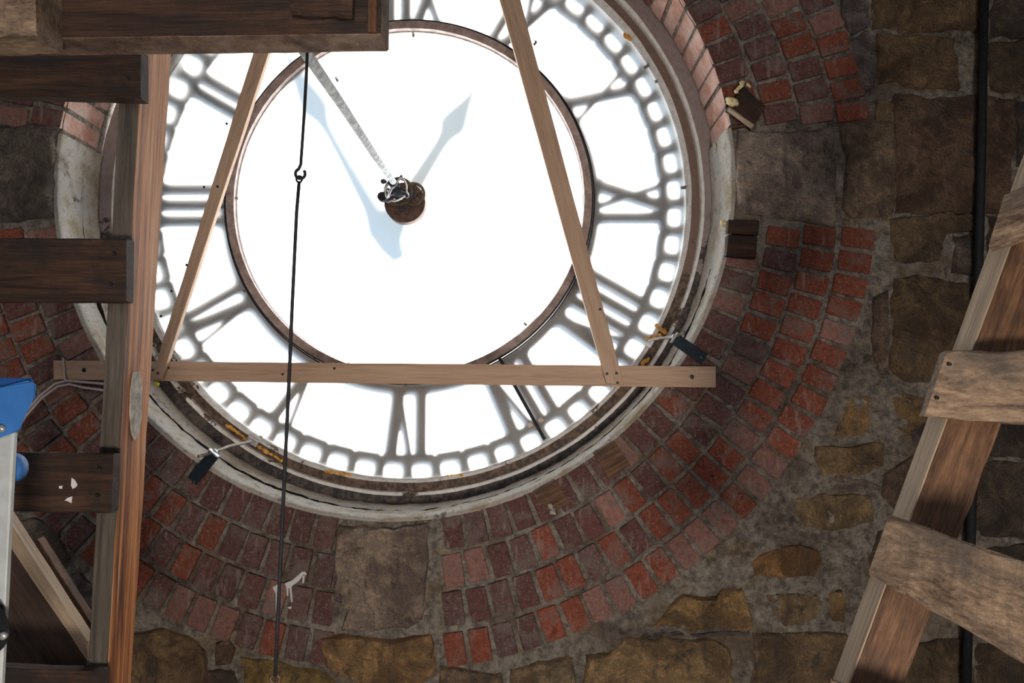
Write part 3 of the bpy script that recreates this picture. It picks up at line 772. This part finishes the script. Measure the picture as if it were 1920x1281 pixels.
tube('yoke_cross', [q(726, 362, .17), q(766, 364, .17)], .008, DSTEEL, UJ); tube('yoke_cross', [q(744, 345, .16), q(746, 362, .236)], .010, DSTEEL, UJ)
disc('cross_boss', q(744, 358, .15), .017, .15, .175, DSTEEL, UJ, 24)
disc('counterweight', q(716, 368, .17), .0165, .17, .195, BLACK, UJ, 32)
tube('link_pin', [q(716, 368, .18), q(745, 362, .19)], .007, DSTEEL, UJ)
o = tube('drive_shaft', [az(737, 340.5, 2.57), az(700, 288, 2.18), az(640, 196, 1.70), az(572, 97, 1.33), az(520, 20, 1.16)], .0112, WPAINT, None, 16)
tag(o, 'round white painted drive shaft slanting down to the gear train', 'shaft')

# ------------------------------------------------------------------ planks
def plank(name, f4, thick, mat, parent=None, bev=.002, wob=.0012, seed=0, nsub=14, back=None):
    """front face corners A,B (along the length) C,D (C next to B); thick = vector, or back face corners given"""
    A, B, Cc, D = [Vector(p) for p in f4]
    if back: A2, B2, C2, D2 = [Vector(p) for p in back]
    else:
        n = (B-A).cross(D-A).normalized()
        if n.y < 0: n = -n
        tv = thick if isinstance(thick, Vector) else n*thick
        A2, B2, C2, D2 = A+tv, B+tv, Cc+tv, D+tv
    X = (B-A).normalized(); Z = (D-A) - X*(D-A).dot(X); Z.normalize(); Y = Z.cross(X)
    o0 = (A+B+Cc+D)/4; Mx = Matrix((X, Y, Z)).transposed().to_4x4(); Mx.translation = o0; inv = Mx.inverted()
    bm = bmesh.new(); secs = []
    for i in range(nsub+1):
        t = i/nsub; s4 = [A.lerp(B, t), D.lerp(Cc, t), D2.lerp(C2, t), A2.lerp(B2, t)]
        loc = [inv @ p for p in s4]
        c = sum(loc, Vector())/4; row = []
        for k in range(4):                     # each corner becomes two points: a worn arris
            p = loc[k]; pa = loc[(k-1) % 4]; pb = loc[(k+1) % 4]
            da = (pa-p); db = (pb-p)
            b_ = bev*(1 + 1.2*nz((i*.8, k*3.1, seed), 1, 4))
            q1 = p + da*min(.3, b_/da.length); q2 = p + db*min(.3, b_/db.length)
            for q_ in (q1, q2):
                w_ = Vector((0, nz((i*.37, k*2.3, seed), 1, 1)*wob, nz((i*.41, k*1.7, seed), 1, 2)*wob))
                row.append(bm.verts.new(q_ + w_))
        secs.append(row)
    m_ = 8
    for i in range(nsub):
        for k in range(m_): bm.faces.new((secs[i][k], secs[i][(k+1) % m_], secs[i+1][(k+1) % m_], secs[i+1][k]))
    bm.faces.new(secs[0]); bm.faces.new(list(reversed(secs[-1])))
    return bobj(name, bm, mat, parent, Mx)
def screw(px, py, Y, parent, r=.005, mat=DSTEEL, name='screw'):
    p = at(px, py, Y); bm = bmesh.new()
    rings_ = ((r, .002), (r, -.0015), (r*.6, -.0022), (r*.45, -.0008))
    rs = [[bm.verts.new(p + Vector((cos(2*PI*i/10)*a_, b_, sin(2*PI*i/10)*a_))) for i in range(10)] for a_, b_ in rings_]
    for j in range(3):
        for i in range(10): bm.faces.new((rs[j][i], rs[j][(i+1) % 10], rs[j+1][(i+1) % 10], rs[j+1][i]))
    bm.faces.new(rs[0]); bm.faces.new(rs[3])
    return bobj(name, bm, mat, parent)

# triangle of pine battens screwed across the opening
YF = -.028
o = mkempty('pine_batten', at(700, 700, YF), 'level pine batten screwed to the brickwork across the lower part of the dial', 'board')
plank('board', [at(100, 676, YF), at(1342, 687, YF), at(1342, 727, YF), at(101, 712, YF)], .022, PINE, o, .0012, .0008, 1, 30)
for x, y in ((158, 694), (1297, 707)): screw(x, y, YF, o, .0075)
for x, y in ((627, 691), (530, 702), (316, 690)): screw(x, y, YF, o, .0045)
YF2 = -.050
def diag(x0, y0, x1, y1, wpx, slope, label, seed, scr):
    """leaning batten, its foot lapped over the level one, top against the wall above the opening"""
    o = mkempty('pine_batten', at(x0, y0, YF2), label, 'board')
    f4 = [at(x0, y0, YF2), at(x1, y1, YF2), at(x1+wpx[1], y1+slope[1], YF2), at(x0+wpx[0], y0+slope[0], YF2)]
    plank('board', f4, .021, PINE, o, .0012, .0012, seed, 30)
    for x, y in scr: screw(x, y, YF2-.0005, o, .0045)
# left: edges (472,95)-(278,712) and (508,95)-(310,690)
dx, dy = (476-283), (95-712)
k = 480/617
diag(283, 712, 476+dx*k, 95+dy*k, (20, 36), (-2, 2), 'pine batten leaning right, on the left side of the dial beside the weathered ladder', 5,
     ((296, 700), (287, 694), (425, 232), (408, 350), (383, 351), (350, 497), (322, 546), (302, 593), (289, 648)))
dx, dy = (937-1137), (0-719)
k = 300/719
diag(1137, 719, 937+dx*k, 0+dy*k, (33, 42), (2, 2), 'pine batten leaning left, crossing the right side of the dial', 6,
     ((1138, 701), (1156, 700), (1158, 718), (1125, 580)))
tag(lump('yellow_tag', [at(295, 721, -.02)], .008, YELLOW, None, 1), 'small bright yellow plastic tag under the left end of the level batten', 'tag')

# ------------------------------------------------------------------ hooked rods hanging in front
ZR = 1.15
rodA = [az(577, 60, ZR), az(575, 130, ZR), az(570, 220, ZR), az(564, 308, ZR), az(561, 315, ZR)]
hookc = (563, 326)
for k in range(13):
    t = rad(110 + 290*k/12); rodA.append(az(hookc[0]+9.2*cos(t), hookc[1]-9.2*sin(t), ZR))
o = tube('hooked_rod', rodA, .0026, BLACK, None, 10)
tag(o, 'thin black hanging rod ending in an open hook in front of the dial', 'rod')
o = mkempty('eye_rod', az(561, 337, ZR), 'long thin black rod hanging from the hook down over the brickwork', 'rod')
tube('rod', [az(561, 340, ZR-.003), az(556, 400, ZR-.003), az(548, 570, ZR-.003), az(543, 690, ZR-.003), az(535, 860, ZR-.003), az(520, 1180, ZR-.003), az(516, 1268, ZR-.003)], .0029, BLACK, o, 10)
tube('eye', [az(561+5.5*cos(2*PI*k/14), 336-6*sin(2*PI*k/14), ZR+.004*cos(2*PI*k/14)) for k in range(15)], .0017, BLACK, o, 8)
tube('eye', [az(516+9*cos(2*PI*k/14), 1274-8*sin(2*PI*k/14), ZR) for k in range(15)], .0022, RUST, o, 8)

# ------------------------------------------------------------------ left weathered timber ladder
LD = mkempty('timber_ladder', az(240, 1100, 1.33), 'weathered timber ladder with four broad dark rungs left of the dial', 'ladder')
def dp(x, y, z): return az(x, y, z)
st_f = [dp(238, -40, 1.24), dp(163, 1330, 1.36)]
zt, zb = 1.24, 1.36
A, B, Cc, D = dp(238, -40, zt), dp(163, 1330, zb), dp(198, 1330, zb), dp(274, -40, zt)
bk = [dp(290, -40, zt+.12), dp(226, 1330, zb+.092), dp(243, 1330, zb+.092), dp(330, -40, zt+.12)]
bk[0] = D.lerp(bk[3], 1) + (A-D)*1.0; bk[1] = Cc.lerp(bk[2], 1) + (B-Cc)*1.0
stile = plank('stile', [A, B, Cc, D], None, STILE, LD, .0012, .0012, 2, 40, back=bk)
def on_side(t, k): return D.lerp(Cc, t).lerp(bk[3].lerp(bk[2], t), k) + EX*.0022
pp = [(.535, .30), (.535, .52), (.56, .66), (.60, .70), (.622, .62), (.629, .50), (.618, .36), (.59, .26), (.56, .24)]
bmp = bmesh.new(); a_ = [bmp.verts.new(on_side(*q_)) for q_ in pp]; b_ = [bmp.verts.new(on_side(*q_) - EX*.003) for q_ in pp]
bmp.faces.new(a_); bmp.faces.new(list(reversed(b_)))
for i in range(len(pp)): j = (i+1) % len(pp); bmp.faces.new((a_[i], b_[i], b_[j], a_[j]))
bobj('putty_patch', bmp, plain('grey_putty', (.42, .41, .38), .8, 0, .3, 60, .3), LD)
# front face of the stile: thin added layer, its shade put into the grey
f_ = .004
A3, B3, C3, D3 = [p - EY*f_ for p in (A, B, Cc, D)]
lab(plank('shaded_front', [A3, B3, C3, D3], None, SHADEW, LD, .0008, .0005, 3, 30, back=[A-EY*.0002, B-EY*.0002, Cc-EY*.0002, D-EY*.0002]), 'front of the stile, its shade painted grey')
def rung(tl, tr, br, bl, z, th=.024, mat=DARKW, seed=0):
    return plank('rung', [az(*tl, z), az(*tr, z), az(*br, z), az(*bl, z)], th, mat, LD, .002, .0015, seed, 12)
rung((-60, 90), (264, 92), (264, 184), (-60, 176), 1.215, .026, seed=1)
rung((-60, 446), (238, 448), (236, 566), (-60, 564), 1.235, .024, seed=2)
rung((-60, 846), (212, 852), (209, 963), (-60, 959), 1.27, .022, seed=3)
rung((-60, 1250), (190, 1260), (188, 1380), (-60, 1370), 1.31, .026, seed=4)
for x, y, z in ((214, 475, 1.232), (207, 533, 1.232), (186, 880, 1.266), (183, 930, 1.266), (240, 146, 1.213)):
    p = az(x, y, z); screw(x, y, p.y, LD, .0028, BLACK, 'nail')

# big dark beam at the top left, close to the camera
BE = mkempty('platform_beam', az(360, 60, .8), 'thick dark timber beam of a platform crossing the top left corner', 'beam')
zb0 = .80
P4 = [az(-80, -160, zb0), az(716, -175, zb0), az(714, 62, zb0), az(-80, 72, zb0)]
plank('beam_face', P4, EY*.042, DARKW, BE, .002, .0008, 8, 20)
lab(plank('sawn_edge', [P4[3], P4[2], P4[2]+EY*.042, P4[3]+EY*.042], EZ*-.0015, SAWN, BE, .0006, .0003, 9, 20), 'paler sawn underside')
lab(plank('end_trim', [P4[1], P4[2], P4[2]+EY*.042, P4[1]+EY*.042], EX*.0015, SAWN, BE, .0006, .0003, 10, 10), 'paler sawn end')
plank('end_batten', [az(690, -170, zb0-.004), az(690, 60, zb0-.004), az(706, 60, zb0-.004), az(706, -170, zb0-.004)], .006, REDW, BE, .001, .001, 11, 8)
lab(plank('cross_block', [az(-80, -120, zb0-.045), az(66, -120, zb0-.045), az(68, 66, zb0-.045), az(-80, 68, zb0-.045)], .046, TREAD, BE, .003, .002, 12, 10), 'pale block at the left end')
lab(plank('knot_block', [az(538, -120, zb0-.010), az(668, -120, zb0-.010), az(660, 32, zb0-.010), az(545, 26, zb0-.010)], .012, DARKW, BE, .004, .003, 13, 10), 'short block with a dark knot')

# diagonal stringers low on the left, behind the ladder
def mk_board(name, f4, th, mat, label, cat, seed=0, bev=.002):
    o = plank(name, f4, th, mat, None, bev, .0015, seed, 16); return tag(o, label, cat)
z0 = 1.50
T = [az(-30, 905, z0), az(163, 1205, z0), az(163, 1240, z0), az(-30, 955, z0)]
ST = mkempty('stair_stringer', az(60, 1100, z0), 'steep dark stair stringer with a pale upper edge in the lower left corner', 'board')
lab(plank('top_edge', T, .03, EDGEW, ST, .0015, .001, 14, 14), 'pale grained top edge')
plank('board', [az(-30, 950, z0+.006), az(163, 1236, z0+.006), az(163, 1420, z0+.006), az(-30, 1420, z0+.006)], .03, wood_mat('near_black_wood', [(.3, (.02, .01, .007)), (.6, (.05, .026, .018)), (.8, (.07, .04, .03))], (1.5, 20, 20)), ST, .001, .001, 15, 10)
mk_board('brown_plank', [az(70, 1010, 1.9), az(190, 1200, 1.9), az(190, 1290, 1.9), az(60, 1110, 1.9)], .03, REDW, 'red brown plank behind the stair stringer against the rough stonework', 'board', 3)

# ------------------------------------------------------------------ right timber ladder
RL = mkempty('leaning_ladder', az(1750, 900, 1.05), 'leaning timber ladder of reddish wood with grey broad treads at the right edge', 'ladder')
def ln(y, a, b): return a[0] + (y-a[1])*(b[0]-a[0])/(b[1]-a[1])
ya, yb = 150, 1420
L1 = ((1848, 493), (1567, 1267)); L2 = ((1885, 493), (1600, 1267)); L3 = ((1990, 493), (1703, 1267))
za, zb_ = 1.10, 1.05
A, B = az(ln(ya, *L2), ya, za), az(ln(yb, *L2), yb, zb_)
D, Cc = az(ln(ya, *L3), ya, za), az(ln(yb, *L3), yb, zb_)
A2, B2 = az(ln(ya, *L1), ya, za+.042), az(ln(yb, *L1), yb, zb_+.042)
plank('stile', [A, B, Cc, D], None, REDW, RL, .0015, .0012, 21, 40, back=[A2, B2, B2+(Cc-B), A2+(D-A)])
off = (A2-A).normalized(); nrm = (B-A).normalized().cross(off).normalized()
if nrm.x > 0: nrm = -nrm
lab(plank('lit_edge', [A+nrm*.0025, B+nrm*.0025, B2+nrm*.0025, A2+nrm*.0025], None, EDGEW, RL, .0005, .0004, 22, 30,  # thin pale layer, the dial's light on this side put into its colour
      back=[A-nrm*.0003, B-nrm*.0003, B2-nrm*.0003, A2-nrm*.0003]), 'edge of the stile, painted pale as lit by the dial')
def tread(pts, th, seed, mat=TREAD):
    return plank('tread', [az(*p) for p in pts], th, mat, RL, .003, .003, seed, 14)
tread([(1775, 657, 1.02), (2060, 661, 1.00), (2050, 802, 1.00), (1734, 781, 1.02)], .02, 31)
tread([(1884, 362, 1.05), (2040, 300, .98), (2040, 400, .98), (1853, 463, 1.05)], .022, 32)
tread([(1668, 966, .99), (2030, 1092, .80), (2020, 1300, .80), (1626, 1078, .99)], .02, 33)
tread([(1560, 1276, .97), (1900, 1420, .9), (1880, 1560, .9), (1530, 1380, .97)], .02, 34)
for x, y in ((1780, 683), (1757, 746)): screw(x, y, CAM.y+1.017, RL, .0025, BLACK, 'nail')
screw(1772, 1036, CAM.y+.925, RL, .0025, BLACK, 'nail_hole')

# black pipe down the right side
o = tube('black_pipe', [at(1847, -80, -.06), at(1840, 300, -.06), at(1830, 700, -.06), at(1808, 1420, -.06)], .0135, BLACK, None, 14)
tag(o, 'straight black pipe running down the stone wall at the right', 'pipe')

# ------------------------------------------------------------------ brackets holding the dial frame
def bracket(name, e0, e1, wpx, bolt, label, plate_px, scr):
    """e0 free end near the dial, e1 end screwed to the brick (px); bolt: px polyline with depths"""
    Yp = -.012
    o = mkempty(name, at(*e1, Yp), label, 'bracket')
    a, b = at(*e0, Yp-.03), at(*e1, Yp-.006)
    d = (b-a).normalized(); n = Vector((-d.z, 0, d.x)).normalized(); h = wpx/2*(Yp-CAM.y)/F
    plank('arm', [a-n*h, b-n*h, b+n*h, a+n*h], .006, plain('blue_black_steel', (.03, .045, .065), .45, .5, .2, 60), o, .0008, .0002, 1, 4)
    t = -d
    bobj('lip', boxat(a - EY*.004 + t*.001, n, EY, d, 2*h, .022, .004, .0005), STEEL, o)
    tube('bolt', [at(*p) for p in bolt], .0052, ZINC, o, 12)
    nb = at(*bolt[1]); dn = (at(*bolt[2])-nb).normalized()
    tube('nut', [nb - dn*.006, nb + dn*.004], .011, STEEL, o, 6)
    pl = at(*plate_px); dd = Vector((pl.x, 0, pl.z)).normalized(); tt = Vector((-dd.z, 0, dd.x))
    bobj('clamp_plate', boxat(pl, dd, tt, EY, .022, .045, .003, .0006), STEEL, o)
    for x, y in scr: screw(x, y, Yp-.010, o, .0058, DSTEEL)
bracket('wall_bracket', (1264, 634), (1321, 674), 22, [(1284, 623, -.07), (1265, 632, -.03), (1240, 634, .06), (1217, 638, .20)],
        'blue black steel bracket screwed to brick at the lower right of the dial', (1220, 640, .225), ((1303, 660), (1316, 670)))
bracket('wall_bracket', (402, 850), (360, 902), 22, [(372, 856, -.09), (402, 848, -.03), (430, 837, .06), (470, 828, .20)],
        'dark steel bracket screwed to brick at the lower left of the dial', (473, 828, .225), ((377, 888), (363, 904)))

# ------------------------------------------------------------------ wooden fixing blocks in the brickwork
def block(f4, Y, th, mat, label, seed, foam=()):
    o = mkempty('wooden_block', at(*f4[0], Y), label, 'block')
    plank('block', [at(*p, Y) for p in f4], th, mat, o, .003, .003, seed, 5)
    for i, (a, b, n, r) in enumerate(foam): lump('foam', line_pts(a, b, Y+.005, n), r, FOAMC, o, i)
    return o
o = block([(1396, 162), (1437, 198), (1414, 236), (1366, 200)], -.045, .05, DARKW, 'dark wooden block tilted on top of the right keystone beside the brick reveal', 41,
      (((1367, 186), (1374, 194), 3, .012), ((1380, 172), (1392, 158), 4, .009), ((1396, 155), (1406, 162), 3, .005)))
plank('strip', [at(1366, 202, -.052), at(1413, 236, -.052), at(1408, 243, -.03), at(1363, 209, -.03)], .006, EDGEW, o, .001, .001, 42, 5)
plank('shim', [at(1372, 236, -.01), at(1400, 231, -.01), at(1400, 236, -.01), at(1372, 240, -.01)], .02, REDW, o, .001, .001, 43, 4)
o = block([(1366, 440), (1420, 444), (1418, 484), (1362, 480)], -.030, .05, DARKW, 'square wooden block set in the bricks just under the right keystone', 44,
      (((1356, 418), (1358, 424), 2, .009),))
plank('top_piece', [at(1366, 412, -.014), at(1424, 414, -.014), at(1422, 440, -.014), at(1364, 437, -.014)], .03, DARKW, o, .002, .002, 45, 4)
block([(1112, 850), (1152, 826), (1182, 872), (1142, 898)], -.018, .04, REDW, 'brown wooden block in the lower right brickwork nearer the level batten', 46)
o = block([(1000, 922), (1040, 900), (1070, 945), (1032, 962)], -.018, .04, REDW, 'brown wooden block with a grey fleck in the brickwork right of the bottom keystone', 47)
lump('plaster_fleck', [at(1032, 950, -.022), at(1036, 960, -.02)], .011, PLASTER, o, 3)

# ------------------------------------------------------------------ cables, strap, paint drips
def cable(off, label):
    pts = [(20, 815), (45, 776), (75, 742), (104, 719+off*.3), (126, 714+off*.4), (150, 716+off), (175, 718+off*1.2), (215, 722+off*1.4), (250, 726+off*1.4)]
    o = tube('cable', [at(x+off*.6, y+off*.5, -.045) for x, y in pts], .0042, CABLE, None, 8)
    tag(o, label, 'cable')
cable(0, 'white cable, the upper of two running under the left end of the level batten')
cable(7, 'white cable, the lower of two running under the left end of the level batten')
o = tube('cable_tie', [at(118, 672, -.032), at(119, 676, -.034), at(121, 700, -.036), at(122, 716, -.05)], .0028, CABLE, None, 6)
tag(o, 'pale thin tie looped round the left end of the level batten', 'tie')
def splash(polys, name='paint_drip'):
    pl = []
    for p in polys:
        w_ = [at(x, y, -.007) for x, y in p]; pl.append([(q_.x, q_.z) for q_ in w_])
    bobj(name, flat_bm(pl, -.0085, -.004), WSPLASH, wall)
def flat_patch(name, polys, depth, mat, parent):
    """thin dried splash lying on a board face at distance depth"""
    bm = bmesh.new()
    for p in polys:
        a = [bm.verts.new(az(x, y, depth)) for x, y in p]; b = [bm.verts.new(az(x, y, depth) + EY*.002) for x, y in p]; n = len(p)
        bm.faces.new(a); bm.faces.new(list(reversed(b)))
        for i in range(n): bm.faces.new((a[i], b[i], b[(i+1) % n], a[(i+1) % n]))
    return bobj(name, bm, mat, parent)
flat_patch('paint_splash', [[(134, 896), (140, 900), (145, 909), (142, 914), (136, 917), (133, 910)], [(126, 934), (135, 931), (134, 944), (127, 940), (121, 939)], [(110, 912), (117, 911), (116, 917), (111, 916)]], 1.2690, WSPLASH, LD)
splash([[(534, 1094), (548, 1088), (560, 1078), (566, 1072), (573, 1072), (575, 1078), (568, 1080), (560, 1090), (552, 1096), (547, 1100), (549, 1128), (546, 1130), (543, 1104), (541, 1102), (541, 1118), (538, 1117), (537, 1100)],
        [(511, 1102), (518, 1097), (522, 1096), (521, 1150), (518, 1151), (517, 1112)], [(568, 1078), (572, 1078), (570, 1094), (567, 1093)], [(540, 1138), (547, 1137), (546, 1142), (541, 1141)]])

# ------------------------------------------------------------------ folding ladder at the left edge
FL = mkempty('step_ladder', az(10, 900, 1.0), 'aluminium step ladder with a blue plastic top at the left edge', 'ladder')
zl = 1.0
def extr(pts, z, depth, mat, name, parent, bev=.002):
    """polygon given in the picture at distance z, given a real thickness"""
    P = [az(x, y, z) for x, y in pts]; bm = bmesh.new()
    a = [bm.verts.new(p) for p in P]; b = [bm.verts.new(p + Vector((-.035, depth, 0))) for p in P]; n = len(P)
    bm.faces.new(a); bm.faces.new(list(reversed(b)))
    for i in range(n): bm.faces.new((a[i], b[i], b[(i+1) % n], a[(i+1) % n]))
    if bev: bmesh.ops.bevel(bm, geom=bm.edges[:], offset=bev, segments=2, affect='EDGES')
    return bobj(name, bm, mat, parent)
cap = extr([(-60, 733), (0, 727), (60, 712), (69, 716), (67, 750), (54, 757), (45, 785), (40, 808), (0, 821), (-60, 830)], zl, .03, BLUE, 'top_cap', FL, .003)
extr([(-60, 709), (62, 709), (60, 713), (0, 728), (-60, 734)], zl+.012, .04, plain('blue_plastic_inside', (.015, .08, .30), .4, 0, .05, 20, 0), 'cap_tray', FL, .001)
p = az(3, 804, zl-.003)
tube('rivet', [p + EY*.006, p - EY*.003], .005, STEEL, cap, 12)
plank('rail', [az(-30, 812, zl+.006), az(-50, 1400, zl+.006), az(-4, 1400, zl+.006), az(25, 812, zl+.006)], .010, ALU, FL, .002, 0, 1, 6)
c = az(8, 880, zl+.02)
tube('roller', [c, c + EY*.02], .0205, BLUE, FL, 32); tube('roller_hub', [c - EY*.002, c + EY*.004], .011, plain('deep_blue', (.01, .08, .35), .4, 0, .05, 20, 0), FL, 24)
extr([(-40, 1120), (0, 1128), (14, 1160), (23, 1185), (16, 1210), (0, 1226), (-40, 1230)], zl-.008, .012, BPLAST, 'hinge_plate', FL, .003)
p = az(7, 1192, zl-.010); tube('rivet', [p + EY*.004, p - EY*.003], .005, STEEL, FL, 12)

# repeats belong to groups
GROUPS = {'pine_batten': 'pine battens forming a triangle across the dial', 'wall_bracket': 'steel brackets holding the dial frame',
          'wooden_block': 'wooden fixing blocks in the brick arch', 'cable': 'white cables under the level batten'}
for o in C.objects:
    if o.parent is None and o.name.split('.')[0] in GROUPS: o['group'] = GROUPS[o.name.split('.')[0]]
